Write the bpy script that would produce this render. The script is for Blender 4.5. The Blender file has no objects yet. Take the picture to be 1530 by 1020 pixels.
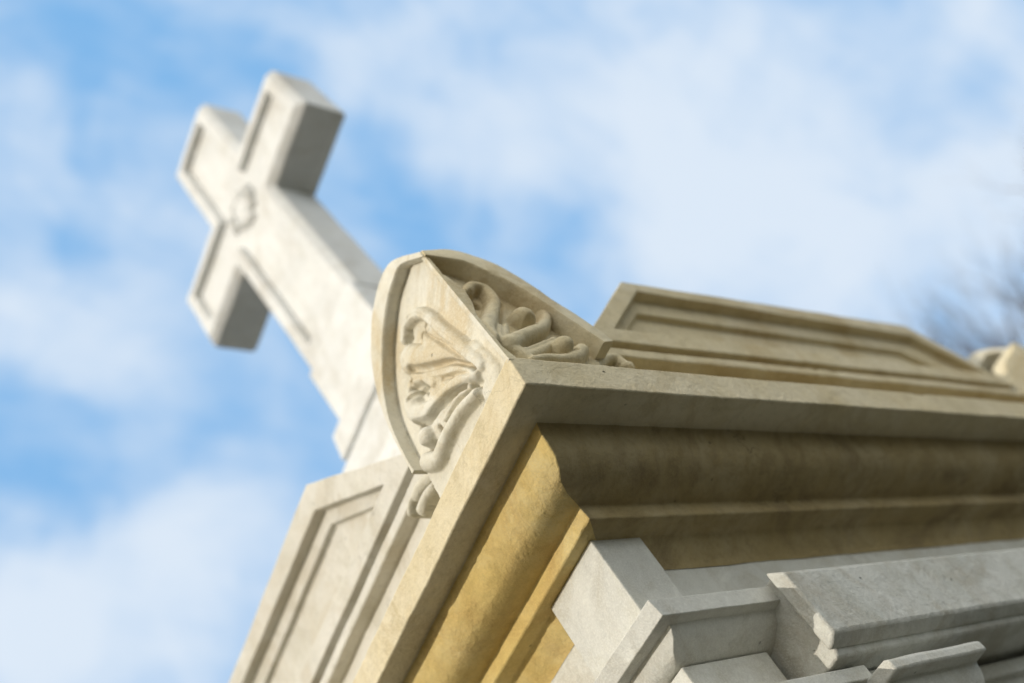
import bpy, bmesh, math, random
import numpy as np
from mathutils import Vector, Matrix, noise

sc = bpy.context.scene
col = sc.collection
R = math.radians

# ------------------------------------------------------------------ camera
cam_d = bpy.data.cameras.new("camera")
cam = bpy.data.objects.new("camera", cam_d)
col.objects.link(cam)
sc.camera = cam
cam_d.sensor_width = 36
cam_d.lens = 38.32
cam_d.clip_start = 0.05
cam_d.clip_end = 5000
Z0 = 2.6                                   # height of the cornice corner above the ground
right = Vector((0.75988875, -0.07688824, -0.64548996))
up = Vector((-0.44718373, 0.0, 0.0))       # filled in below
cx = Vector((0.75988875, -0.44718373, -0.4718006))
cu = Vector((-0.07688824, -0.78252277, 0.61785622)) * 1.0
cb = Vector((-0.64548996, -0.43322607, -0.62901342))
cam.matrix_world = Matrix(((cx.x, cu.x, cb.x, -1.02918), (cx.y, cu.y, cb.y, -0.71384), (cx.z, cu.z, cb.z, Z0 - 0.9956), (0, 0, 0, 1)))
cam_d.dof.use_dof = True
cam_d.dof.focus_distance = 1.66
cam_d.dof.aperture_fstop = 1.6
cam_d.dof.aperture_blades = 0

sc.view_settings.view_transform = 'Standard'
sc.view_settings.look = 'None'
sc.view_settings.exposure = 0.0
sc.view_settings.gamma = 1.0

# ------------------------------------------------------------------ sun
SUN_EL = R(13.5); SUN_AZ = R(165)            # azimuth measured counter-clockwise from +X
sd = Vector((math.cos(SUN_EL)*math.cos(SUN_AZ), math.cos(SUN_EL)*math.sin(SUN_AZ), math.sin(SUN_EL)))
sl = bpy.data.lights.new("sun", 'SUN'); sl.energy = 2.45; sl.angle = R(0.5); sl.color = (1.0, 0.92, 0.80)
so = bpy.data.objects.new("sun", sl); col.objects.link(so)
so.rotation_euler = sd.to_track_quat('Z', 'Y').to_euler()

# ------------------------------------------------------------------ sky
world = bpy.data.worlds.new("World"); sc.world = world; world.use_nodes = True
nt = world.node_tree; nt.nodes.clear()
def N(t, **k):
    n = nt.nodes.new(t)
    for a, b in k.items(): setattr(n, a, b)
    return n
L_ = nt.links.new
wout = N('ShaderNodeOutputWorld'); bg = N('ShaderNodeBackground'); L_(bg.outputs[0], wout.inputs[0])
sky = N('ShaderNodeTexSky', sky_type='NISHITA', sun_disc=False, sun_elevation=SUN_EL, sun_rotation=math.pi/2 - SUN_AZ)
sky.air_density = 1.0; sky.dust_density = 0.6; sky.ozone_density = 1.5
tc = N('ShaderNodeTexCoord')
SKY_K = 0.10
bg.inputs[1].default_value = SKY_K
def wmath(op, a, b=None, c=None, clamp=False):
    n = N('ShaderNodeMath', operation=op, use_clamp=clamp)
    for i, x in enumerate((a, b, c)):
        if x is None: continue
        if hasattr(x, 'links'): L_(x, n.inputs[i])
        else: n.inputs[i].default_value = x
    return n.outputs[0]
warp = N('ShaderNodeTexNoise'); warp.inputs['Scale'].default_value = 4.0; warp.inputs['Detail'].default_value = 5
L_(tc.outputs['Generated'], warp.inputs['Vector'])
vs = N('ShaderNodeVectorMath', operation='MULTIPLY_ADD')
L_(warp.outputs['Color'], vs.inputs[0]); vs.inputs[1].default_value = (0.30, 0.30, 0.30); vs.inputs[2].default_value = (-0.15, -0.15, -0.15)
va = N('ShaderNodeVectorMath', operation='ADD'); L_(tc.outputs['Generated'], va.inputs[0]); L_(vs.outputs[0], va.inputs[1])
vn = N('ShaderNodeVectorMath', operation='NORMALIZE'); L_(va.outputs[0], vn.inputs[0])
# cloud banks: (direction, angular radius in degrees, density)
SKYT = (1.0, 1.0, 1.0)
BLOBS = [
    ((0.7723, 0.1910, 0.6058), 7.0, 0.90),
    ((0.6838, 0.1690, 0.7098), 4.2, 0.60),
    ((0.8463, 0.1801, 0.5014), 6.0, 0.80),
    ((0.7540, 0.2629, 0.6020), 4.2, 0.60),
    ((0.5009, 0.2864, 0.8167), 2.5, 0.60),
    ((0.5628, 0.2314, 0.7936), 2.8, 0.30),
    ((0.2709, 0.4177, 0.8673), 2.8, 0.50),
    ((0.2798, 0.5225, 0.8055), 3.9, 0.60),
    ((0.3539, 0.7041, 0.6156), 6.0, 0.90),
    ((0.3053, 0.7490, 0.5880), 4.2, 0.70),
    ((0.4340, 0.6348, 0.6392), 3.9, 0.50),
    ((0.3742, 0.5327, 0.7590), 4.2, 0.40),
    ((0.6332, 0.2597, 0.7291), 3.5, 0.50),
    ((0.8805, 0.0961, 0.4643), 3.5, 0.60),
    ((0.8471, 0.0098, 0.5313), 2.8, 0.40),
    ((0.5800, 0.3018, 0.7566), 2.1, 0.40),
    ((0.4176, 0.7289, 0.5424), 2.8, 0.30),
    ((0.4447, 0.3021, 0.8432), 2.1, -0.70),
    ((0.2487, 0.3702, 0.8951), 2.1, -0.40),
    ((0.3432, 0.3872, 0.8557), 3.5, -0.80),
    ((0.2976, 0.3628, 0.8831), 2.8, -0.40),
    ((0.3933, 0.3141, 0.8641), 2.1, -0.30),
    ((0.3173, 0.6589, 0.6821), 2.1, -0.30),
    ((0.5512, 0.3727, 0.7465), 2.5, -0.60),
    ((0.5684, 0.4126, 0.7118), 1.8, -0.50),
    ((0.6726, 0.3260, 0.6644), 2.1, -0.60),
    ((0.8517, 0.0820, 0.5176), 2.1, -0.30),
    ((0.8533, 0.0270, 0.5207), 2.1, 0.30),
    ((0.3238, 0.4655, 0.8237), 2.1, -0.50),
    ((0.2954, 0.6308, 0.7175), 3.5, -0.60),
    ((0.4683, 0.5797, 0.6668), 2.1, -0.50),
    ((0.2673, 0.5941, 0.7587), 2.1, -0.30),
    ((0.5998, 0.3470, 0.7210), 1.8, -0.50),
    ((0.3650, 0.6046, 0.7080), 2.8, -0.40),
    ((0.5218, 0.3320, 0.7858), 1.4, -0.30),
    ((0.8959, 0.1713, 0.4099), 2.8, -0.40),
]

acc = None
for (dx, dy, dz), rad, den in BLOBS:
    dt = N('ShaderNodeVectorMath', operation='DOT_PRODUCT'); L_(vn.outputs[0], dt.inputs[0]); dt.inputs[1].default_value = (dx, dy, dz)
    k = 1.0 / (1 - math.cos(R(rad)))
    e = wmath('MULTIPLY_ADD', dt.outputs['Value'], k, -k)          # -(angle/rad)^2
    g = wmath('EXPONENT', e)
    acc = wmath('MULTIPLY_ADD', g, den, acc if acc is not None else 0.0)
wn = N('ShaderNodeTexNoise'); wn.inputs['Scale'].default_value = 7.0; wn.inputs['Detail'].default_value = 7; wn.inputs['Roughness'].default_value = 0.62; wn.inputs['Distortion'].default_value = 0.6
L_(tc.outputs['Generated'], wn.inputs['Vector'])
nz = wmath('MULTIPLY_ADD', wn.outputs['Fac'], 2.0, -1.0)
far = N('ShaderNodeTexNoise'); far.inputs['Scale'].default_value = 1.6; far.inputs['Detail'].default_value = 4
L_(tc.outputs['Generated'], far.inputs['Vector'])
dens = wmath('ADD', acc, wmath('MULTIPLY', nz, 1.0))
VIEW = (0.64549, 0.43323, 0.62901)
vd = N('ShaderNodeVectorMath', operation='DOT_PRODUCT'); L_(tc.outputs['Generated'], vd.inputs[0]); vd.inputs[1].default_value = VIEW
front = N('ShaderNodeMapRange', interpolation_type='SMOOTHSTEP'); L_(vd.outputs['Value'], front.inputs['Value'])
front.inputs['From Min'].default_value = 0.35; front.inputs['From Max'].default_value = 0.88
front = front.outputs[0]                     # broken cloud fills one side of the sky, the rest is clear
stk = N('ShaderNodeTexNoise'); stk.inputs['Scale'].default_value = 1.0; stk.inputs['Detail'].default_value = 6; stk.inputs['Roughness'].default_value = 0.6; stk.inputs['Distortion'].default_value = 0.4
mpp = N('ShaderNodeMapping'); L_(tc.outputs['Generated'], mpp.inputs[0]); mpp.inputs['Rotation'].default_value = (0.3, 0.5, 0.9); mpp.inputs['Scale'].default_value = (4.5, 17, 9)
L_(mpp.outputs[0], stk.inputs['Vector'])
dens = wmath('ADD', dens, wmath('MULTIPLY_ADD', stk.outputs['Fac'], 1.6, -0.75))
mask = N('ShaderNodeMapRange', interpolation_type='SMOOTHSTEP'); L_(dens, mask.inputs['Value'])
mask.inputs['From Min'].default_value = -0.9; mask.inputs['From Max'].default_value = 1.35
mk = wmath('MULTIPLY', mask.outputs[0], wmath('MULTIPLY_ADD', front, 0.25, 0.75))
veil = N('ShaderNodeMix', data_type='RGBA'); L_(wmath('MULTIPLY', front, 0.97), veil.inputs[0]); L_(sky.outputs[0], veil.inputs[6])
veil.inputs[7].default_value = (0.21/SKY_K, 0.48/SKY_K, 0.84/SKY_K, 1)
mx = N('ShaderNodeMix', data_type='RGBA'); L_(mk, mx.inputs[0]); L_(veil.outputs[2], mx.inputs[6])
mx.inputs[7].default_value = (0.78/SKY_K, 0.86/SKY_K, 0.96/SKY_K, 1)
sdot = N('ShaderNodeVectorMath', operation='DOT_PRODUCT'); L_(tc.outputs['Generated'], sdot.inputs[0]); sdot.inputs[1].default_value = sd
glow = wmath('MAXIMUM', sdot.outputs['Value'], 0.0)      # cloud nearer the sun is brighter
glow = wmath('MULTIPLY', glow, glow)
cl_b = N('ShaderNodeVectorMath', operation='SCALE'); cl_b.inputs[0].default_value = (1.6/SKY_K, 1.4/SKY_K, 1.1/SKY_K); L_(glow, cl_b.inputs['Scale'])
cl_s = N('ShaderNodeVectorMath', operation='ADD'); L_(cl_b.outputs[0], cl_s.inputs[0]); cl_s.inputs[1].default_value = (0.72/SKY_K, 0.82/SKY_K, 0.94/SKY_K)
# added bright sky patch behind the camera, a fill for the shaded flank
bdot = N('ShaderNodeVectorMath', operation='DOT_PRODUCT'); L_(tc.outputs['Generated'], bdot.inputs[0]); bdot.inputs[1].default_value = (-0.22, -0.60, 0.77)
sky_fill = N('ShaderNodeMapRange', interpolation_type='SMOOTHSTEP'); L_(bdot.outputs['Value'], sky_fill.inputs['Value'])
sky_fill.inputs['From Min'].default_value = 0.45; sky_fill.inputs['From Max'].default_value = 0.95
cl_k = N('ShaderNodeVectorMath', operation='SCALE'); cl_k.inputs[0].default_value = (4.2/SKY_K, 3.85/SKY_K, 3.2/SKY_K); L_(sky_fill.outputs[0], cl_k.inputs['Scale'])
cl_t = N('ShaderNodeVectorMath', operation='ADD'); L_(cl_s.outputs[0], cl_t.inputs[0]); L_(cl_k.outputs[0], cl_t.inputs[1])
L_(cl_t.outputs[0], mx.inputs[7])
L_(mx.outputs[2], bg.inputs[0])

# ------------------------------------------------------------------ frame of the tomb
# u runs along the front (towards +Y), v along the flank (+X); heights z are above the cornice corner
DA = Vector((0.09354726, 0.99561484, 0)); DB = Vector((1, 0, 0))
LU, LV = 2.10, 2.40
def W(u, v, z=0.0): return DA*u + DB*v + Vector((0, 0, z + Z0))

def link(name, me, parent=None, mat=None):
    o = bpy.data.objects.new(name, me); col.objects.link(o)
    if parent is not None: o.parent = parent
    for m in ([mat] if mat is not None and not isinstance(mat, (list, tuple)) else (mat or [])): me.materials.append(m)
    return o
def tag(o, label=None, cat=None, group=None, kind=None):
    if label: o['label'] = label
    if cat: o['category'] = cat
    if group: o['group'] = group
    if kind: o['kind'] = kind
    return o
def empty(name, loc):
    o = bpy.data.objects.new(name, None); col.objects.link(o); o.location = loc; o.empty_display_size = 0.2
    return o
def rel(o, root):                       # geometry is given in world space; keep it there under an Empty away from the origin
    o.parent = root; o.matrix_parent_inverse = Matrix.Translation(-root.location)
    return o
def bevel(o, w=0.003, seg=2, ang=35):
    m = o.modifiers.new("bevel", 'BEVEL'); m.width = w; m.segments = seg; m.limit_method = 'ANGLE'; m.angle_limit = R(ang)
    m.harden_normals = False
    return o
def smooth(me, ang=40):
    for p in me.polygons: p.use_smooth = True
    me.set_sharp_from_angle(angle=R(ang))
def wob(p, amp=0.0012, f=9.0):          # hand-cut stone: edges never run dead straight
    q = p*f
    n = noise.noise_vector(q)*amp + noise.noise_vector(q*4.1 + Vector((7, 3, 1)))*amp*0.45 + noise.noise_vector(q*13 + Vector((1, 9, 4)))*amp*0.35
    return p + n

# ------------------------------------------------------------------ materials
def stone(name, base, alt, stain=(0.2, 0.16, 0.1), stain_amt=0.35, speck=0.3, bump=0.5, streak=0.0, rough=0.9, sc0=1.0, crack=0.75):
    m = bpy.data.materials.new(name); m.use_nodes = True
    t = m.node_tree; t.nodes.clear()
    def n(ty, **k):
        q = t.nodes.new(ty)
        for a, b in k.items(): setattr(q, a, b)
        return q
    l = t.links.new
    out = n('ShaderNodeOutputMaterial'); b = n('ShaderNodeBsdfPrincipled'); l(b.outputs[0], out.inputs[0])
    b.inputs['Roughness'].default_value = rough
    b.inputs['Specular IOR Level'].default_value = 0.25
    co = n('ShaderNodeTexCoord')
    def nz(scale, det=6, ro=0.6, dist=0.0, vec=None):
        q = n('ShaderNodeTexNoise'); q.inputs['Scale'].default_value = scale*sc0; q.inputs['Detail'].default_value = det
        q.inputs['Roughness'].default_value = ro; q.inputs['Distortion'].default_value = dist
        l(vec if vec is not None else co.outputs['Object'], q.inputs['Vector']); return q.outputs['Fac']
    def ramp(src, lo, hi):
        q = n('ShaderNodeMapRange', interpolation_type='SMOOTHSTEP'); l(src, q.inputs['Value'])
        q.inputs['From Min'].default_value = lo; q.inputs['From Max'].default_value = hi; return q.outputs[0]
    def mix(fac, a, c, k=1.0, bt='MIX'):
        q = n('ShaderNodeMix', data_type='RGBA', blend_type=bt)
        f = n('ShaderNodeMath', operation='MULTIPLY'); l(fac, f.inputs[0]); f.inputs[1].default_value = k; l(f.outputs[0], q.inputs[0])
        for i, x in ((6, a), (7, c)):
            if hasattr(x, 'links'): l(x, q.inputs[i])
            else: q.inputs[i].default_value = (*x, 1)
        return q.outputs[2]
    c = mix(ramp(nz(5, 5, 0.6, 0.5), 0.35, 0.65), base, alt)
    c = mix(ramp(nz(3.1, 7, 0.7, 1.0), 0.49, 0.63), c, stain, stain_amt)
    c = mix(ramp(nz(7.0, 6, 0.7, 1.4), 0.55, 0.66), c, tuple(x*0.5+y*0.35 for x, y in zip(stain, base)), stain_amt*0.7)
    mp = n('ShaderNodeMapping'); l(co.outputs['Object'], mp.inputs[0]); mp.inputs['Scale'].default_value = (14, 14, 2.5)
    c = mix(ramp(nz(1.0, 5, 0.6, 0.3, mp.outputs[0]), 0.5, 0.75), c, stain, streak)
    c = mix(ramp(nz(9, 8, 0.7, 0.8), 0.50, 0.66), c, tuple(x*y for x, y in zip(base, (0.80, 0.78, 0.72))), 0.55)
    c = mix(ramp(nz(17, 7, 0.7, 0.4), 0.52, 0.70), c, tuple(min(0.85, x*1.22) for x in base), 0.45)
    c = mix(ramp(nz(60, 4, 0.7), 0.45, 0.75), c, tuple(x*0.68 for x in base), speck)
    c = mix(ramp(nz(320, 2, 0.5), 0.40, 0.70), c, tuple(min(1, x*1.18) for x in base), 0.35)
    # hairline cracks: thin contour lines of a slow noise, broken up by a second one
    cn = nz(2.1, 7, 0.55, 0.5); ca = n('ShaderNodeMath', operation='SUBTRACT'); l(cn, ca.inputs[0]); ca.inputs[1].default_value = 0.47
    cb_ = n('ShaderNodeMath', operation='ABSOLUTE'); l(ca.outputs[0], cb_.inputs[0])
    cr = n('ShaderNodeMapRange', interpolation_type='SMOOTHSTEP'); l(cb_.outputs[0], cr.inputs['Value']); cr.inputs['From Min'].default_value = 0.0028; cr.inputs['From Max'].default_value = 0.0006
    ck = n('ShaderNodeMath', operation='MULTIPLY'); l(cr.outputs[0], ck.inputs[0]); l(ramp(nz(3.3, 3, 0.5), 0.53, 0.62), ck.inputs[1])
    c = mix(ck.outputs[0], c, tuple(x*0.3 for x in base), crack)
    vo = n('ShaderNodeTexVoronoi'); vo.inputs['Scale'].default_value = 26*sc0; l(co.outputs['Object'], vo.inputs['Vector'])
    pits = n('ShaderNodeMapRange', interpolation_type='SMOOTHSTEP'); l(vo.outputs['Distance'], pits.inputs['Value'])
    pits.inputs['From Min'].default_value = 0.10; pits.inputs['From Max'].default_value = 0.03
    sel = n('ShaderNodeSeparateColor'); l(vo.outputs['Color'], sel.inputs[0])
    g = n('ShaderNodeMath', operation='GREATER_THAN'); l(sel.outputs[0], g.inputs[0]); g.inputs[1].default_value = 0.80
    pm = n('ShaderNodeMath', operation='MULTIPLY'); l(pits.outputs[0], pm.inputs[0]); l(g.outputs[0], pm.inputs[1])
    c = mix(pm.outputs[0], c, tuple(x*0.35 for x in base), 0.7)
    l(c, b.inputs['Base Color'])
    # relief of the surface
    h1 = n('ShaderNodeMath', operation='MULTIPLY_ADD'); l(nz(420, 3, 0.6), h1.inputs[0]); h1.inputs[1].default_value = 0.25; l(nz(90, 5, 0.65), h1.inputs[2])
    h2 = n('ShaderNodeMath', operation='MULTIPLY_ADD'); l(nz(14, 5, 0.6, 0.6), h2.inputs[0]); h2.inputs[1].default_value = 2.2; l(h1.outputs[0], h2.inputs[2])
    h3 = n('ShaderNodeMath', operation='MULTIPLY_ADD'); l(pm.outputs[0], h3.inputs[0]); h3.inputs[1].default_value = -1.2; l(h2.outputs[0], h3.inputs[2])
    h4 = n('ShaderNodeMath', operation='MULTIPLY_ADD'); l(ck.outputs[0], h4.inputs[0]); h4.inputs[1].default_value = -0.8*crack; l(h3.outputs[0], h4.inputs[2])
    h5 = n('ShaderNodeMath', operation='MULTIPLY_ADD'); l(nz(38, 6, 0.65, 0.3), h5.inputs[0]); h5.inputs[1].default_value = 0.9; l(h4.outputs[0], h5.inputs[2])
    bp = n('ShaderNodeBump'); bp.inputs['Strength'].default_value = bump; bp.inputs['Distance'].default_value = 0.0028
    l(h5.outputs[0], bp.inputs['Height']); l(bp.outputs[0], b.inputs['Normal'])
    return m

M_par  = stone('pale limestone', (0.58, 0.56, 0.49), (0.64, 0.62, 0.56), (0.46, 0.40, 0.29), 0.45, 0.25, crack=0.3)
M_corn = stone('weathered buff limestone', (0.60, 0.52, 0.34), (0.66, 0.59, 0.43), (0.42, 0.31, 0.15), 0.6, 0.4, 0.9, streak=0.3, crack=0.15)
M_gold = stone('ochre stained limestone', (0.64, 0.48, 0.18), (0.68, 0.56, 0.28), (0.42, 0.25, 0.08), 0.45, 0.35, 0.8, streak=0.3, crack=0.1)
M_brown = stone('olive brown limestone', (0.38, 0.295, 0.145), (0.45, 0.37, 0.22), (0.20, 0.15, 0.08), 0.75, 0.5, 0.9, streak=0.45, crack=0.5)  # flank mouldings take this darker brown in place of the front's ochre
M_acro = stone('carved limestone', (0.60, 0.57, 0.47), (0.64, 0.62, 0.54), (0.46, 0.34, 0.15), 0.6, 0.3, 0.7, crack=0.3)
M_pil  = stone('white limewashed stone', (0.65, 0.65, 0.60), (0.57, 0.57, 0.53), (0.40, 0.36, 0.27), 0.45, 0.3, 0.7, streak=0.35, crack=0.2)
M_lint = stone('grey white limestone', (0.54, 0.55, 0.51), (0.64, 0.64, 0.60), (0.36, 0.32, 0.24), 0.6, 0.4, 0.9, streak=0.5, crack=0.2)
M_cross = stone('white marble', (0.72, 0.73, 0.72), (0.64, 0.65, 0.64), (0.42, 0.38, 0.31), 0.45, 0.25, 0.5, streak=0.4, crack=0.2)

# ------------------------------------------------------------------ builders
def face_out(bm): bmesh.ops.recalc_face_normals(bm, faces=bm.faces)

def ring_course(name, prof, mats, mat_of, root, cap_top=True, cap_bot=False, seg=70, amp=0.0012, bev=0.0025, ang=40, edges={}):
    """moulding run round the plan of the tomb; prof = (front offset, flank offset, z) from top to bottom"""
    bm = bmesh.new()
    def loop(dl, dr, z, arris=0):
        cs = [(dr, dl), (LU-dr, dl), (LU-dr, LV-dl), (dr, LV-dl)]
        out = []
        for i in range(4):
            a, b = cs[i], cs[(i+1) % 4]
            for k in range(seg):
                t = k/seg
                p = W(a[0]+(b[0]-a[0])*t, a[1]+(b[1]-a[1])*t, z)
                p = wob(p, amp if k else amp*0.3)
                if arris:                       # small losses along the exposed arrises
                    c = noise.noise(p*19)*0.6 + noise.noise(p*55)*0.5
                    if c > 0.30: p = p + (DA + DB)*min(0.004, (c-0.30)*0.016) + Vector((0, 0, min(0.003, (c-0.30)*0.012)*arris))
                out.append(bm.verts.new(p))
        return out
    loops = [loop(*p, edges.get(i, 0)) for i, p in enumerate(prof)]
    n = len(loops[0])
    for j in range(len(loops)-1):
        for i in range(n):
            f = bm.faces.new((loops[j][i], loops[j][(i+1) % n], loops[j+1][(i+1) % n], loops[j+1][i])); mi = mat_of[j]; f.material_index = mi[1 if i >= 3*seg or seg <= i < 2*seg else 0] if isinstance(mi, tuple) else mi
    if cap_top: bm.faces.new(loops[0])
    if cap_bot: bm.faces.new(loops[-1][::-1])
    face_out(bm)
    me = bpy.data.meshes.new(name); bm.to_mesh(me); bm.free()
    o = link(name, me, None, mats); rel(o, root)
    smooth(me, ang); bevel(o, bev, 2, 40)
    return o

def prism(name, poly, plane, a0, a1, mat, root, bev=0.003, seg=1, amp=0.0012, end0=0.0, end1=0.0):
    """closed bar: poly of (offset d, z) swept along the flank ('v': u=d) or the front ('u': v=d)"""
    bm = bmesh.new(); loops = []
    dmin = min(p[0] for p in poly)
    for k in range(seg+1):
        lp = []
        for d, z in poly:
            a = a0 + (a1-a0)*k/seg
            p = W(d, a, z) if plane == 'v' else W(a, d, z)
            lp.append(bm.verts.new(wob(p, amp)))
        loops.append(lp)
    n = len(poly)
    for k in range(seg):
        for i in range(n): bm.faces.new((loops[k][i], loops[k][(i+1) % n], loops[k+1][(i+1) % n], loops[k+1][i]))
    bm.faces.new(loops[0]); bm.faces.new(loops[-1][::-1]); face_out(bm)
    me = bpy.data.meshes.new(name); bm.to_mesh(me); bm.free()
    o = link(name, me, None, mat); rel(o, root); smooth(me, 35); bevel(o, bev, 2)
    return o

def corner_block(name, dl, dr, ulen, vlen, z0, z1, mat, root, bev=0.003):
    """L-shaped pier wrapping the corner: front face at v=dl as far as u=ulen, flank face at u=dr as far as v=vlen"""
    bm = bmesh.new()
    back = 0.40
    plan = [(dr, dl), (ulen, dl), (ulen, back+0.02), (back, back), (back, vlen), (dr, vlen)] if vlen > back else [(dr, dl), (ulen, dl), (ulen, vlen), (dr, vlen)]
    rows = []
    for z in (z0, z0*.5+z1*.5, z1): rows.append([bm.verts.new(wob(W(u, v, z), 0.0015)) for u, v in plan])
    n = len(plan)
    for j in range(2):
        for i in range(n): bm.faces.new((rows[j][i], rows[j][(i+1) % n], rows[j+1][(i+1) % n], rows[j+1][i]))
    bm.faces.new(rows[0]); bm.faces.new(rows[-1][::-1]); face_out(bm)
    me = bpy.data.meshes.new(name); bm.to_mesh(me); bm.free()
    o = link(name, me, None, mat); rel(o, root); bevel(o, bev, 2)
    return o

def corner_course(name, prof, ulen, vlen, mat, root, bev=0.0025, sym=None):
    """short moulding wrapping the near corner, ending at u=ulen on the front and v=vlen on the flank"""
    bm = bmesh.new(); seg = 24
    pr = list(prof) + [(0.42, 0.42, prof[-1][2]), (0.42, 0.42, prof[0][2])]
    loops = []
    for dl, dr, z in pr:
        lp = []
        for k in range(seg+1):
            t = k/seg; lp.append(bm.verts.new(wob(W(ulen+(dr-ulen)*t, dl, z), 0.001)))
        for k in range(1, seg+1):
            t = k/seg; lp.append(bm.verts.new(wob(W(dr, dl+(vlen-dl)*t, z), 0.001)))
        loops.append(lp)
    m = len(loops); n = len(loops[0])
    for j in range(m):
        for i in range(n-1): bm.faces.new((loops[j][i], loops[j][i+1], loops[(j+1) % m][i+1], loops[(j+1) % m][i]))
    bm.faces.new([l[0] for l in loops]); bm.faces.new([l[-1] for l in loops][::-1]); face_out(bm)
    me = bpy.data.meshes.new(name); bm.to_mesh(me); bm.free()
    o = link(name, me, None, mat); rel(o, root); smooth(me, 40); bevel(o, bev, 2, 40)
    return o

# ------------------------------------------------------------------ ground
def make_ground():
    bm = bmesh.new(); n = 40; s = 900.0
    g = [[None]*(n+1) for _ in range(n+1)]
    for i in range(n+1):
        for j in range(n+1):
            a = (i/n*2-1); b = (j/n*2-1)
            x = math.copysign(abs(a)**3, a)*s; y = math.copysign(abs(b)**3, b)*s
            g[i][j] = bm.verts.new((x, y, noise.noise(Vector((x*.05, y*.05, 0)))*0.05*min(1, (abs(x)+abs(y))/20)))
    for i in range(n):
        for j in range(n): bm.faces.new((g[i][j], g[i+1][j], g[i+1][j+1], g[i][j+1]))
    me = bpy.data.meshes.new('ground'); bm.to_mesh(me); bm.free()
    m = stone('gravel ground', (0.035, 0.032, 0.022), (0.028, 0.03, 0.018), (0.02, 0.022, 0.012), 0.6, 0.4, 0.8)
    tag(link('ground', me, None, m), kind='structure')
make_ground()

# ------------------------------------------------------------------ the tomb
tomb = empty('tomb', W(LU/2, LV/2, -Z0))
tag(tomb, 'pale limestone tomb with ochre stained cornice, panelled parapet and carved corner ornaments', 'tomb')

CORN = [(0.12, 0.12, 0.004), (0.0, 0.0, 0.0), (-0.002, 0.001, -0.06), (0.058, 0.074, -0.058), (0.061, 0.080, -0.066),
        (0.063, 0.084, -0.076), (0.066, 0.087, -0.090), (0.070, 0.091, -0.100), (0.075, 0.096, -0.108), (0.083, 0.111, -0.120), (0.091, 0.130, -0.1275), (0.112, 0.151, -0.133), (0.140, 0.170, -0.1365),
        (0.147, 0.175, -0.138), (0.150, 0.174, -0.165), (0.188, 0.220, -0.167), (0.192, 0.227, -0.176), (0.200, 0.236, -0.188), (0.211, 0.246, -0.200), (0.2225, 0.2525, -0.2105), (0.223, 0.253, -0.213)]
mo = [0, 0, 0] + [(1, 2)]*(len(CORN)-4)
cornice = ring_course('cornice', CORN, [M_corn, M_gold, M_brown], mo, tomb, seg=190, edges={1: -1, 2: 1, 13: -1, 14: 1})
cornice['label'] = 'deep moulded cornice, ochre stained below its pale edge'
BASE = [(0.16, 0.16, 0.1925), (0.105, 0.105, 0.191), (0.105, 0.105, 0.171), (0.080, 0.080, 0.170), (0.080, 0.080, 0.147), (0.112, 0.112, 0.145), (0.112, 0.112, 0.006)]
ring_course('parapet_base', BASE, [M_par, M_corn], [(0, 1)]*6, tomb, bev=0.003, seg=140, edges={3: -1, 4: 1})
WALL = [(0.224, 0.2545, -0.212), (0.224, 0.2545, -0.345), (0.262, 0.300, -0.350), (0.262, 0.300, -Z0+0.35), (0.22, 0.25, -Z0+0.33), (0.20, 0.23, -Z0+0.28), (0.20, 0.23, -Z0+0.02), (0.2, 0.23, -Z0-0.1)]
ring_course('wall', WALL, [M_pil], [0]*7, tomb, cap_top=False, amp=0.002)

# parapet panels: trapezoids with a two-step sunk field
def panel(side, O, I1, I2, d=0.08, mat=M_par):
    bm = bmesh.new()
    def P(a, z, dd): return W(a, dd, z) if side == 'L' else W(dd, a, z)
    def res(pts, m=14):
        out = []
        for i in range(4):
            a, b = pts[i], pts[(i+1) % 4]
            for k in range(m): out.append((a[0]+(b[0]-a[0])*k/m, a[1]+(b[1]-a[1])*k/m))
        return out
    def ins(pts, e):
        c = Vector((sum(p[0] for p in pts)/4, sum(p[1] for p in pts)/4)); r = []
        n = 4
        for i in range(n):
            p0, p1, p2 = Vector(pts[i-1]), Vector(pts[i]), Vector(pts[(i+1) % n])
            d1 = (p1-p0).normalized(); d2 = (p2-p1).normalized()
            n1 = Vector((-d1.y, d1.x)); n2 = Vector((-d2.y, d2.x))
            if n1.dot(c-p1) < 0: n1 = -n1
            if n2.dot(c-p1) < 0: n2 = -n2
            k = (n1+n2); k = k/ max(0.2, k.dot(n1)); r.append(tuple(p1 + k*e))
        return r
    spec = [(O, d+0.12), (O, d), (I1, d), (ins(I1, 0.002), d+0.026), (I2, d+0.027), (ins(I2, 0.003), d+0.042)]
    loops = [[bm.verts.new(wob(P(a, z, dd), 0.0013)) for a, z in res(pts)] for pts, dd in spec]
    n = len(loops[0])
    for j in range(len(loops)-1):
        for i in range(n): bm.faces.new((loops[j][i], loops[j][(i+1) % n], loops[j+1][(i+1) % n], loops[j+1][i]))
    bm.faces.new(loops[0][::-1]); bm.faces.new(loops[-1]); face_out(bm)
    me = bpy.data.meshes.new('parapet_panel'); bm.to_mesh(me); bm.free()
    o = link('parapet_panel', me, None, mat); rel(o, tomb); smooth(me, 30); bevel(o, 0.0025, 2)
    return o
pl_ = panel('L', [(0.36, 0.1925), (0.714, 0.468), (1.385, 0.468), (1.74, 0.1925)], [(0.49, 0.237), (0.728, 0.405), (1.36, 0.418), (1.58, 0.237)], [(0.555, 0.252), (0.735, 0.372), (1.33, 0.375), (1.50, 0.252)])
pr_ = panel('R', [(0.345, 0.1925), (0.612, 0.420), (1.760, 0.427), (2.02, 0.1925)], [(0.450, 0.235), (0.638, 0.391), (1.725, 0.380), (1.935, 0.238)], [(0.492, 0.242), (0.618, 0.345), (1.64, 0.335), (1.80, 0.245)], mat=M_corn)
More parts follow.
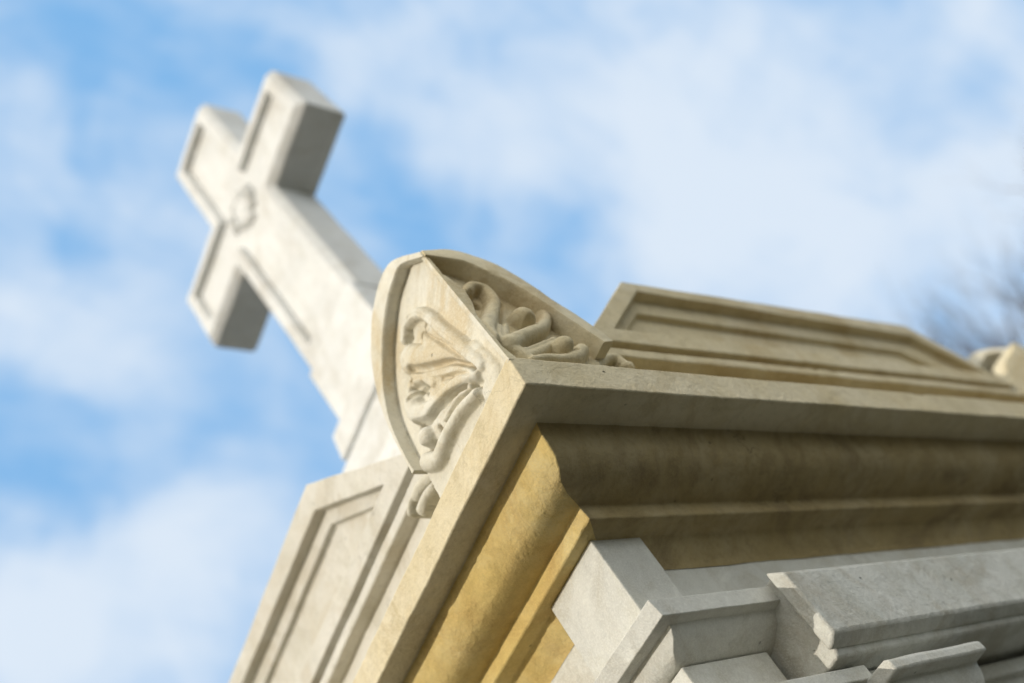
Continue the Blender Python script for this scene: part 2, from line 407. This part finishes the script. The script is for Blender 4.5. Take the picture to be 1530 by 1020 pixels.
pl_['label'] = 'sunlit white trapezoid parapet panel'; pr_['label'] = 'shaded buff trapezoid parapet panel'

# flat roof behind the parapet
ring_course('roof', [(0.20, 0.20, 0.26), (0.2, 0.2, 0.19)], [M_par], [0], tomb, seg=4)

# ------------------------------------------------------------------ corner piers, string courses, lintel
corner_block('pier', 0.176, 0.220, 0.382, 0.290, -0.332, -0.1665, M_pil, tomb)
corner_course('pier_cap', [(0.150, 0.176, -0.3275), (0.145, 0.171, -0.330), (0.153, 0.171, -0.3595), (0.180, 0.192, -0.3605), (0.181, 0.195, -0.3665), (0.183, 0.204, -0.377), (0.187, 0.222, -0.387), (0.196, 0.238, -0.395), (0.215, 0.25, -0.400)], 0.92, 0.45, M_pil, tomb)
corner_block('pier', 0.207, 0.243, 0.42, 0.4125, -0.52, -0.4005, M_pil, tomb)
corner_course('string_course', [(0.17, 0.19, -0.494), (0.157, 0.170, -0.497), (0.157, 0.170, -0.522), (0.185, 0.200, -0.524), (0.190, 0.205, -0.54), (0.20, 0.235, -0.556), (0.215, 0.25, -0.562)], 0.95, 0.505, M_pil, tomb)
corner_block('pier', 0.207, 0.252, 0.42, 0.41, -Z0+0.33, -0.5625, M_pil, tomb)
lint = rel(empty('lintel', W(0.2, 1.2, -0.4)), tomb)
prism('face_slab', [(0.152, -0.319), (0.122, -0.343), (0.120, -0.463), (0.140, -0.473), (0.152, -0.475)], 'v', 0.417, 1.95, M_lint, lint, 0.0045, 40)
prism('body', [(0.34, -0.324), (0.150, -0.324), (0.150, -0.474), (0.156, -0.486), (0.34, -0.488)], 'v', 0.434, 1.94, M_lint, lint, 0.004, 30)
# second pier and its cap, below the lintel
prism('pier', [(0.205, -0.4885), (0.205, -0.60), (0.34, -0.60), (0.34, -0.4885)], 'v', 0.53, 0.702, M_pil, tomb)
prism('pier_cap', [(0.30, -0.520), (0.128, -0.521), (0.118, -0.527), (0.118, -0.545), (0.150, -0.546), (0.153, -0.56), (0.165, -0.58), (0.195, -0.592), (0.30, -0.594)], 'v', 0.485, 0.770, M_pil, tomb, 0.004, 10)
prism('pier', [(0.215, -0.5945), (0.215, -Z0+0.33), (0.34, -Z0+0.33), (0.34, -0.5945)], 'v', 0.55, 0.702, M_pil, tomb)
prism('string_course', [(0.33, -0.494), (0.262, -0.497), (0.256, -0.502), (0.256, -0.528), (0.275, -0.53), (0.285, -0.55), (0.33, -0.556)], 'v', 0.772, 1.60, M_pil, tomb, 0.003, 20)

# ------------------------------------------------------------------ corner ornament (acroterion)
LEAN = 0.15
LOUT = [[0.064, 0.3734], [0.1045, 0.4214], [0.1407, 0.4488], [0.1789, 0.4538], [0.2244, 0.4421], [0.2705, 0.4091], [0.3072, 0.3547], [0.3269, 0.2823], [0.3291, 0.1944], [0.3221, 0.1221]]
LIN = [[0.069, 0.3639], [0.0882, 0.3862], [0.1057, 0.3992], [0.1342, 0.4002], [0.1715, 0.396], [0.2048, 0.3795], [0.2364, 0.3584], [0.2668, 0.3298], [0.2884, 0.3005], [0.3037, 0.2699], [0.3169, 0.225], [0.3192, 0.173], [0.3153, 0.1182]]
ROUT = [[0.0597, 0.3633], [0.109, 0.3776], [0.1476, 0.3671], [0.1827, 0.35], [0.2064, 0.327], [0.2273, 0.2774], [0.2419, 0.2104], [0.2596, 0.1608], [0.271, 0.1091]]
RIN = [[0.0386, 0.3366], [0.0841, 0.3364], [0.1197, 0.3227], [0.1478, 0.2965], [0.1687, 0.2713], [0.1905, 0.2364], [0.2058, 0.1934], [0.2188, 0.1487], [0.2302, 0.1093], [0.2376, 0.0836]]
SL = [[[[0.1407, 0.2289], [0.1512, 0.1814], [0.1629, 0.1474], [0.1895, 0.132], [0.2085, 0.111]], [0.034, 0.04], 0.011], [[[0.1101, 0.1643], [0.1051, 0.1101], [0.1126, 0.0828], [0.1338, 0.0855]], [0.03, 0.034], 0.012], [[[0.0718, 0.1016], [0.0551, 0.035], [0.056, 0.0109], [0.0744, 0.0144]], [0.02, 0.02], 0.011], [[[0.2007, 0.3034], [0.1801, 0.3187], [0.139, 0.2982], [0.1149, 0.2503], [0.1008, 0.1949], [0.0793, 0.1316], [0.0621, 0.063]], [0.011, 0.012], 0.017], [[[0.2174, 0.2683], [0.1603, 0.1999], [0.1005, 0.1347], [0.0683, 0.0806], [0.0572, 0.0504]], [0.026, 0.011], 0.018], [[[0.2234, 0.2264], [0.1728, 0.1716], [0.1178, 0.1158], [0.0772, 0.059]], [0.01, 0.008], 0.014], [[[0.2578, 0.1953], [0.2576, 0.1726], [0.2315, 0.1425], [0.1878, 0.12], [0.1437, 0.1007], [0.0988, 0.0725], [0.0733, 0.051]], [0.022, 0.01], 0.02], [[[0.2509, 0.2187], [0.2335, 0.2227], [0.2015, 0.198], [0.1794, 0.1572]], [0.009, 0.01], 0.015], [[[0.1885, 0.0784], [0.1466, 0.0715], [0.1033, 0.0554]], [0.01, 0.007], 0.016], [[[0.2863, 0.0813], [0.2575, 0.0568], [0.2232, 0.0571], [0.1896, 0.0573], [0.148, 0.0509], [0.0982, 0.0334]], [0.017, 0.01], 0.019], [[[0.2538, 0.1067]], 0.02, 0.024]]
SR = [[[[0.0701, 0.2299], [0.1031, 0.2605], [0.1286, 0.2549], [0.1208, 0.2119], [0.082, 0.16], [0.0399, 0.1105], [0.0259, 0.0762]], [0.011, 0.016], 0.021], [[[0.0072, 0.1167], [0.0033, 0.0648], [0.0137, 0.0358]], [0.01, 0.012], 0.013], [[[0.1505, 0.1603]], 0.022, 0.028], [[[0.2168, 0.2002], [0.2048, 0.1662], [0.1638, 0.1282], [0.1087, 0.0979], [0.054, 0.065]], [0.01, 0.016], 0.021], [[[0.0802, 0.126], [0.0485, 0.072], [0.059, 0.0501], [0.0664, 0.0243]], [0.016, 0.012], 0.016], [[[0.0672, 0.0397], [0.1248, 0.068], [0.1737, 0.0961]], [0.016, 0.01], 0.014], [[[0.1678, 0.0664]], 0.019, 0.03], [[[0.063, 0.0125], [0.0966, 0.0226], [0.1337, 0.0257], [0.1746, 0.0391], [0.2142, 0.0691]], [0.008, 0.014], 0.019]]
HL = [[[[0.1422, 0.2681]], 0.01, 0.02], [[[0.1646, 0.2695]], 0.008, 0.014], [[[0.1437, 0.2514]], 0.006, 0.012], [[[0.1925, 0.2966]], 0.005, 0.008], [[[0.2119, 0.1826]], 0.013, 0.024], [[[0.2231, 0.1925], [0.2508, 0.1993]], [0.008, 0.005], 0.012], [[[0.2175, 0.2408], [0.1917, 0.2089], [0.1609, 0.1777], [0.1145, 0.1326], [0.08, 0.0804], [0.0691, 0.0555]], [0.009, 0.004], 0.015], [[[0.2272, 0.2221], [0.2302, 0.2187]], 0.005, 0.008], [[[0.1569, 0.1401], [0.1166, 0.1042], [0.0838, 0.064]], [0.005, 0.004], 0.006], [[[0.2684, 0.1528], [0.2307, 0.1217], [0.1861, 0.1081], [0.1437, 0.0876], [0.108, 0.0626]], [0.009, 0.005], 0.02], [[[0.2168, 0.088], [0.2193, 0.0716], [0.2426, 0.0768], [0.2725, 0.0967]], 0.006, 0.014], [[[0.2207, 0.07], [0.1884, 0.0718], [0.1452, 0.0667], [0.1089, 0.0493]], [0.005, 0.004], 0.01], [[[0.1422, 0.242], [0.1214, 0.1931], [0.0935, 0.1292], [0.0729, 0.0635]], [0.004, 0.005], 0.008]]
HR = [[[[0.085, 0.2175]], 0.017, 0.026], [[[0.1488, 0.1384]], 0.012, 0.014], [[[0.1841, 0.0565]], 0.008, 0.012], [[[0.1635, 0.2396], [0.0772, 0.1254]], 0.006, 0.008], [[[0.0828, 0.0615], [0.1616, 0.1025]], 0.005, 0.008]]
TL = [[[[0.2894, 0.0752], [0.3249, 0.0935], [0.3646, 0.109], [0.3909, 0.1101]], 0.014, 0.02], [[[0.328, 0.0682], [0.3621, 0.0778], [0.3911, 0.0754]], [0.01, 0.014], 0.022], [[[0.3894, 0.1118], [0.4125, 0.1093], [0.4263, 0.0976]], 0.008, 0.02]]
TR = [[[[0.2491, 0.0851], [0.2502, 0.0644]], 0.012, 0.016], [[[0.2456, 0.0515], [0.2889, 0.082], [0.3245, 0.091], [0.3286, 0.0701]], 0.012, 0.02], [[[0.3309, 0.0619]], 0.016, 0.022]]
STRIP = [[0.0294, 0.3038], [0.0447, 0.2708], [0.0511, 0.2245], [0.0367, 0.1752], [0.0122, 0.1199], [0.0011, 0.0822], [0.0003, 0.0415], [0.0068, 0.009]]
def catmull(pts, m=10):
    P = [Vector(p) for p in pts]; P = [P[0]*2-P[1]] + P + [P[-1]*2-P[-2]]; out = []
    for i in range(1, len(P)-2):
        for k in range(m):
            t = k/m; a, b, c, d = P[i-1], P[i], P[i+1], P[i+2]
            out.append(0.5*((2*b) + (c-a)*t + (2*a-5*b+4*c-d)*t*t + (3*b-a-3*c+d)*t**3))
    out.append(P[-2]); return out
def FP(side, a, z, h):                   # point on the leaning face, h = out of the face
    return W(a, LEAN*z - h, z) if side == 'L' else W(LEAN*z - h, a, z)
def rim(side, outer, inner):
    o1 = catmull(outer); i1 = catmull(inner)
    def even(pl, n):
        L = [0]
        for a, b in zip(pl, pl[1:]): L.append(L[-1] + (b-a).length)
        r = []
        for k in range(n):
            s = L[-1]*k/(n-1); j = max(0, min(len(pl)-2, next((i for i in range(len(L)-1) if L[i+1] >= s), len(L)-2)))
            t = (s-L[j])/max(1e-9, L[j+1]-L[j]); r.append(pl[j].lerp(pl[j+1], min(1, t)))
        return r
    n = 48; O = even(o1, n); I = even(i1, n)
    bm = bmesh.new(); loops = []
    for k in range(n):
        t = k/(n-1); hf = 0.004 + 0.009*min(1, k/9)
        back = -0.085*min(1, 0.03 + k/16)
        row = [(O[k], back), (O[k], hf-0.004), (O[k].lerp(I[k], 0.12), hf), (O[k].lerp(I[k], 0.94), hf), (I[k], hf-0.004), (I[k], max(-0.035, back*0.9)), (I[k], back)]
        loops.append([bm.verts.new(wob(FP(side, p.x, p.y, h), 0.0009)) for p, h in row])
    m = len(loops[0])
    for k in range(n-1):
        for i in range(m): bm.faces.new((loops[k][i], loops[k][(i+1) % m], loops[k+1][(i+1) % m], loops[k+1][i]))
    bm.faces.new(loops[0]); bm.faces.new(loops[-1][::-1]); face_out(bm)
    me = bpy.data.meshes.new('rim'); bm.to_mesh(me); bm.free(); smooth(me, 50)
    return me
def field(side, inner, strokes, hollows, bgh, tails, strip=None, tail=0.42):
    st = 0.0016
    zs = np.arange(-0.006, 0.44, st); ws = np.arange(0.0, tail, st)
    Z, Wd = np.meshgrid(zs, ws, indexing='ij'); A = LEAN*Z + Wd
    poly = [tuple(p) for p in catmull(inner)]
    poly = [(p[0] + 0.006, p[1] + 0.006) for p in poly]
    poly = [(LEAN*poly[0][1], poly[0][1])] + poly + [(poly[-1][0]-0.01, -0.02), (-0.02, -0.02)]
    inside = np.zeros(A.shape, bool)
    for i in range(len(poly)):
        (x0, y0), (x1, y1) = poly[i-1], poly[i]
        if y0 == y1: continue
        c = ((y0 > Z) != (y1 > Z)) & (A < (x1-x0)*(Z-y0)/(y1-y0) + x0)
        inside ^= c
    inside |= (Wd < 0.004) & (Z < poly[0][1])
    def sdist(pts, r=1.0):
        r0, r1 = r if isinstance(r, (tuple, list)) else (r, r)
        P = np.array([tuple(p) for p in (catmull(pts, 8) if len(pts) > 2 else [Vector(p) for p in pts])])
        if len(P) == 1: return np.hypot(A-P[0, 0], Z-P[0, 1])/r0
        D = np.full(A.shape, 99.0); m = len(P)-1
        for n_, ((ax, ay), (bx, by)) in enumerate(zip(P[:-1], P[1:])):
            rr = r0 + (r1-r0)*(n_+0.5)/m
            dx, dy = bx-ax, by-ay; q = max(1e-12, dx*dx+dy*dy)
            t = np.clip(((A-ax)*dx+(Z-ay)*dy)/q, 0, 1)
            D = np.minimum(D, np.hypot(A-ax-t*dx, Z-ay-t*dy)/rr)
        return D
    ridge = np.clip(Wd/0.020, 0, 1); ridge = ridge*ridge*(3-2*ridge)
    if strip is None: H = bgh*ridge
    else:
        s = np.array(strip); o = np.argsort(s[:, 1]); sa = np.interp(Z, s[o, 1], s[o, 0]+0.012)
        e = np.clip((A - sa)/0.006, 0, 1); H = bgh*e*e*(3-2*e)
    base = H.copy() if strip is None else np.full(A.shape, bgh)
    H = np.where(inside, H, -0.09)
    for pts, r, ht in strokes:
        d = sdist(pts, r)/1.1
        k = np.clip(1-d**2.6, 0, 1)**0.55*(1-0.10*np.exp(-(d/0.22)**2)*(ht < 0.0175))
        e = np.clip((Wd-0.002)/0.014, 0, 1)
        H = np.maximum(H, np.where((d < 1) & inside, base + ht*1.2*k*e*e*(3-2*e), -1))
    for pts, r, ht in tails:
        d = sdist(pts, r); k = np.sqrt(np.clip(1-d*d, 0, 1))
        H = np.maximum(H, np.where(d < 1, -0.045 + ht*k, -1))
    for pts, r, dp in hollows:
        d = sdist(pts, r)
        H = H - np.where((d < 1) & inside, dp*(1-d*d), 0)
    rng = np.random.default_rng(3)
    H2 = H.copy()
    for _ in range(1):
        Hp = np.pad(H2, 1, mode='edge')
        B = (Hp[:-2, 1:-1]+Hp[2:, 1:-1]+Hp[1:-1, :-2]+Hp[1:-1, 2:]+Hp[1:-1, 1:-1]*2)/6
        H2 = np.where(H > -0.08, np.where(B < -0.05, H2, B), H2)
    H = H2
    H[:, 0] = np.where(inside[:, 0], 0.0, -0.09)
    keep = H > -0.08
    bm = bmesh.new(); vs = {}
    def V(i, j):
        if (i, j) not in vs:
            p = FP(side, float(A[i, j]), float(Z[i, j]), float(max(H[i, j], -0.085, -max(0.0, Wd[i, j]-0.009)*1.6)))
            vs[(i, j)] = bm.verts.new(wob(p, 0.0008 if j else 0.0, 30))
        return vs[(i, j)]
    ni, nj = A.shape
    for i in range(ni-1):
        for j in range(nj-1):
            c = keep[i, j], keep[i+1, j], keep[i+1, j+1], keep[i, j+1]
            if any(c):
                f = bm.faces.new((V(i, j), V(i+1, j), V(i+1, j+1), V(i, j+1)) if side == 'R' else (V(i, j), V(i, j+1), V(i+1, j+1), V(i+1, j)))
                f.smooth = True
    face_out(bm)
    me = bpy.data.meshes.new('carving'); bm.to_mesh(me); bm.free()
    return me
LOUT2 = [(0.0548, 0.366)] + [tuple(p) for p in LOUT[1:]] + [(0.318, 0.085)]
LIN2 = [(0.0518, 0.345)] + [tuple(p) for p in LIN[2:]] + [(0.309, 0.085)]
ROUT2 = [(0.0548, 0.366)] + [tuple(p) for p in ROUT[1:]] + [(0.276, 0.07)]
RIN2 = [(0.0518, 0.345)] + [tuple(p) for p in RIN[1:]] + [(0.243, 0.06)]
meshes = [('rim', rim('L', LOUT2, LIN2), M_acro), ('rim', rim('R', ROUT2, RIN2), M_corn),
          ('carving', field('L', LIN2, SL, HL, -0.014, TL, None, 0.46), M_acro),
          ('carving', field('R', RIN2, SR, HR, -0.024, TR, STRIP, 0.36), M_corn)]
for _, me, m in meshes: me.materials.append(m)
def ornament(label, su, sv):
    """the near corner as carved; the other corners mirror it about the axes of the tomb"""
    e = empty('corner_ornament', (0, 0, 0)); rel(e, tomb); e['label'] = label
    o0 = W(0, 0, 0)
    # mirror in the skewed (u, v) frame
    Bm = Matrix(((DA.x, DB.x, 0), (DA.y, DB.y, 0), (0, 0, 1)))
    Sm = Matrix(((su, 0, 0), (0, sv, 0), (0, 0, 1)))
    A3 = Bm @ Sm @ Bm.inverted()
    off = DA*(LU if su < 0 else 0) + DB*(LV if sv < 0 else 0)
    T = Matrix.Translation(off) @ A3.to_4x4()
    for nm, me, m in meshes:
        if su*sv == 1 and su == 1: me2 = me
        else:
            me2 = me.copy(); me2.transform(T)
            if su*sv < 0: me2.flip_normals()
        o = bpy.data.objects.new(nm, me2); col.objects.link(o); o.parent = e
ornament('leafy corner ornament nearest the camera', 1, 1)
ornament('far corner ornament along the shaded flank', 1, -1)
ornament('corner ornament at the other end of the sunlit front', -1, 1)
ornament('corner ornament at the back', -1, -1)

# ------------------------------------------------------------------ the cross on its pedestal
CR = Matrix(((-0.031125, 0.998307, 0.049143), (0.994362, 0.025941, 0.102812), (-0.101363, -0.052066, 0.993486)))
_s = math.sin(R(2.2)); CR = CR @ Matrix(((1, 0, _s), (0, 1, 0), (-_s, 0, 1)))
CC = Vector((0.695662, 1.021106, 2.200687 + Z0)) + CR @ Vector((0.012, 0, 0.0))
CM = Matrix.Translation(CC) @ CR.to_4x4()
def cl(x, y, z): return CM @ Vector((x, y, z))
a_, La, Lt, T_, Lb = 0.154, 0.462, 0.645, 0.178, 0.89
cross = empty('cross', cl(0, T_/2, -2.1))
tag(cross, 'white stone cross with sunk panels standing on a pedestal above the tomb', 'cross')
def cross_loop(e, y, bot=None):
    b = Lb - (e if bot is None else bot)
    pts = [(a_-e, -b), (a_-e, -(a_-e)), (La-e, -(a_-e)), (La-e, a_-e), (a_-e, a_-e), (a_-e, Lt-e), (-(a_-e), Lt-e), (-(a_-e), a_-e), (-(La-e), a_-e), (-(La-e), -(a_-e)), (-(a_-e), -(a_-e)), (-(a_-e), -b)]
    return [(x, y, z) for x, z in pts]
def loops_obj(name, loops, mat, root, sub=6, bev=0.004, amp=0.002):
    bm = bmesh.new(); rows = []
    for lp in loops:
        r = []
        for i in range(len(lp)):
            p, q = Vector(lp[i]), Vector(lp[(i+1) % len(lp)])
            for k in range(sub): r.append(bm.verts.new(wob(cl(*p.lerp(q, k/sub)), amp)))
        rows.append(r)
    n = len(rows[0])
    for j in range(len(rows)-1):
        for i in range(n): bm.faces.new((rows[j][i], rows[j][(i+1) % n], rows[j+1][(i+1) % n], rows[j+1][i]))
    bm.faces.new(rows[0][::-1]); bm.faces.new(rows[-1]); face_out(bm)
    me = bpy.data.meshes.new(name); bm.to_mesh(me); bm.free()
    o = link(name, me, None, mat); rel(o, root); smooth(me, 30); bevel(o, bev, 2)
    return o
loops_obj('cross_body', [cross_loop(0.0, T_+.01), cross_loop(-0.014, T_-0.004, 0), cross_loop(-0.014, 0.026, 0), cross_loop(0.010, 0, 0), cross_loop(0.050, 0, 0.09), cross_loop(0.053, 0.030, 0.094)], M_cross, cross)
def box_c(name, x0, x1, y0, y1, z0, z1, ch=0.012, extra=None):
    def lp(e, z): return [(x0+e, y0+e, z), (x1-e, y0+e, z), (x1-e, y1-e, z), (x0+e, y1-e, z)]
    ls = extra(lp) if extra else [lp(ch, z0), lp(0, z0+ch), lp(0, z1-ch), lp(ch, z1)]
    return loops_obj(name, ls, M_cross, cross, 3, 0.005)
# lower shaft, flaring slightly, then the stepped pedestal down to the roof of the tomb
loops_obj('shaft_foot', [[(x0, y0, z), (x1, y0, z), (x1, y1, z), (x0, y1, z)] for x0, x1, y0, y1, z in
    ((-0.162, 0.166, 0.001, T_+0.012, -0.868), (-0.164, 0.168, -0.003, T_+0.014, -0.880), (-0.164, 0.172, -0.003, T_+0.014, -1.16))], M_cross, cross, 4, 0.006)
loops_obj('pedestal', [[(-w, y0, z), (w, y0, z), (w, y1, z), (-w, y1, z)] for w, y0, y1, z in
    ((0.182, -0.018, 0.26, -1.145), (0.200, -0.035, 0.28, -1.165), (0.210, -0.042, 0.30, -1.268), (0.175, -0.005, 0.26, -1.270), (0.175, -0.005, 0.26, -1.300), (0.225, -0.055, 0.31, -1.302), (0.24, -0.07, 0.33, -1.60), (0.34, -0.2, 0.44, -1.62), (0.36, -0.22, 0.46, -2.08))], M_cross, cross, 5, 0.006)
# carved wreath of the crossing
def relief():
    rng = random.Random(4); bm = bmesh.new()
    def blob(x, z, rx, rz, ry, ang):
        m = Matrix.Translation((x, 0.028, z)) @ Matrix.Rotation(ang, 4, 'Y') @ Matrix.Diagonal((rx, ry, rz, 1))
        bmesh.ops.create_icosphere(bm, subdivisions=3, radius=1, matrix=m)
    blob(0.0, 0.0, 0.050, 0.075, 0.022, 0.2)
    for k in range(11):
        t = k/11*2*math.pi; r = 0.070 + 0.008*math.sin(3*t)
        blob(math.cos(t)*r*(0.8+0.25*math.sin(2*t+1)), math.sin(t)*r*1.05, 0.030, 0.017, 0.024, -t+0.6)
    for v in bm.verts: v.co = cl(*v.co)
    me = bpy.data.meshes.new('carved_wreath'); bm.to_mesh(me); bm.free()
    o = link('carved_wreath', me, None, M_cross); rel(o, cross); smooth(me, 80)
relief()

# ------------------------------------------------------------------ bare tree beyond the far end
def tree(base, h, seed, label, spread=0.62):
    rng = random.Random(seed)
    root = empty('bare_tree', base); tag(root, label, 'tree')
    mt = bpy.data.materials.new('bark'); mt.use_nodes = True; b = mt.node_tree.nodes['Principled BSDF']
    nn = mt.node_tree.nodes.new('ShaderNodeTexNoise'); nn.inputs['Scale'].default_value = 12; cr = mt.node_tree.nodes.new('ShaderNodeMix'); cr.data_type = 'RGBA'
    cr.inputs[6].default_value = (0.075, 0.05, 0.038, 1); cr.inputs[7].default_value = (0.15, 0.105, 0.075, 1)
    mt.node_tree.links.new(nn.outputs['Fac'], cr.inputs[0]); mt.node_tree.links.new(cr.outputs[2], b.inputs['Base Color']); b.inputs['Roughness'].default_value = 0.95
    def tube(bm, pts, rad, k):
        rows = []
        for i, p in enumerate(pts):
            d = (pts[min(i+1, len(pts)-1)] - pts[max(i-1, 0)]).normalized()
            a = d.orthogonal().normalized(); c = d.cross(a)
            rows.append([bm.verts.new(p + (a*math.cos(2*math.pi*j/k) + c*math.sin(2*math.pi*j/k))*rad[i]) for j in range(k)])
        for r0, r1 in zip(rows, rows[1:]):
            for j in range(k): bm.faces.new((r0[j], r0[(j+1) % k], r1[(j+1) % k], r1[j]))
        bm.faces.new(rows[-1])
    tb = bmesh.new(); bb = bmesh.new()
    def grow(p, d, ln, r, lev, bm):
        n = 5; pts = [p]; rad = [r]
        for i in range(n):
            d = (d + Vector((rng.gauss(0, .1), rng.gauss(0, .1), rng.gauss(0.04, .08)))).normalized()
            p = p + d*ln/n; pts.append(p); rad.append(r*(1-0.45*(i+1)/n))
        tube(bm, pts, rad, 8 if lev < 2 else (5 if lev < 4 else 3))
        if lev >= 6: return
        for c in range(4 if lev in (1, 2, 3) else 3):
            t = rng.uniform(0.45, 1.0) if c else 1.0
            i = min(n, int(t*n)); q = pts[i]
            ax = Vector((rng.gauss(0, 1), rng.gauss(0, 1), rng.gauss(0, .5))).cross(d).normalized()
            nd = (Matrix.Rotation(rng.uniform(0.25, spread), 3, ax) @ d).normalized()
            grow(q, nd, ln*rng.uniform(.62, .82), rad[i]*rng.uniform(.6, .8), lev+1, bb)
    grow(Vector(base), Vector((0.02, 0, 1)), h*0.28, h*0.038, 0, tb)
    for nm, bm in (('trunk', tb), ('crown', bb)):
        face_out(bm); me = bpy.data.meshes.new(nm); bm.to_mesh(me); bm.free(); smooth(me, 60)
        rel(link(nm, me, None, mt), root)
tree((15.3, 3.25, 0), 13.0, 5, 'bare winter tree with fine twigs behind the far end of the tomb')
bpy.context.view_layer.update()
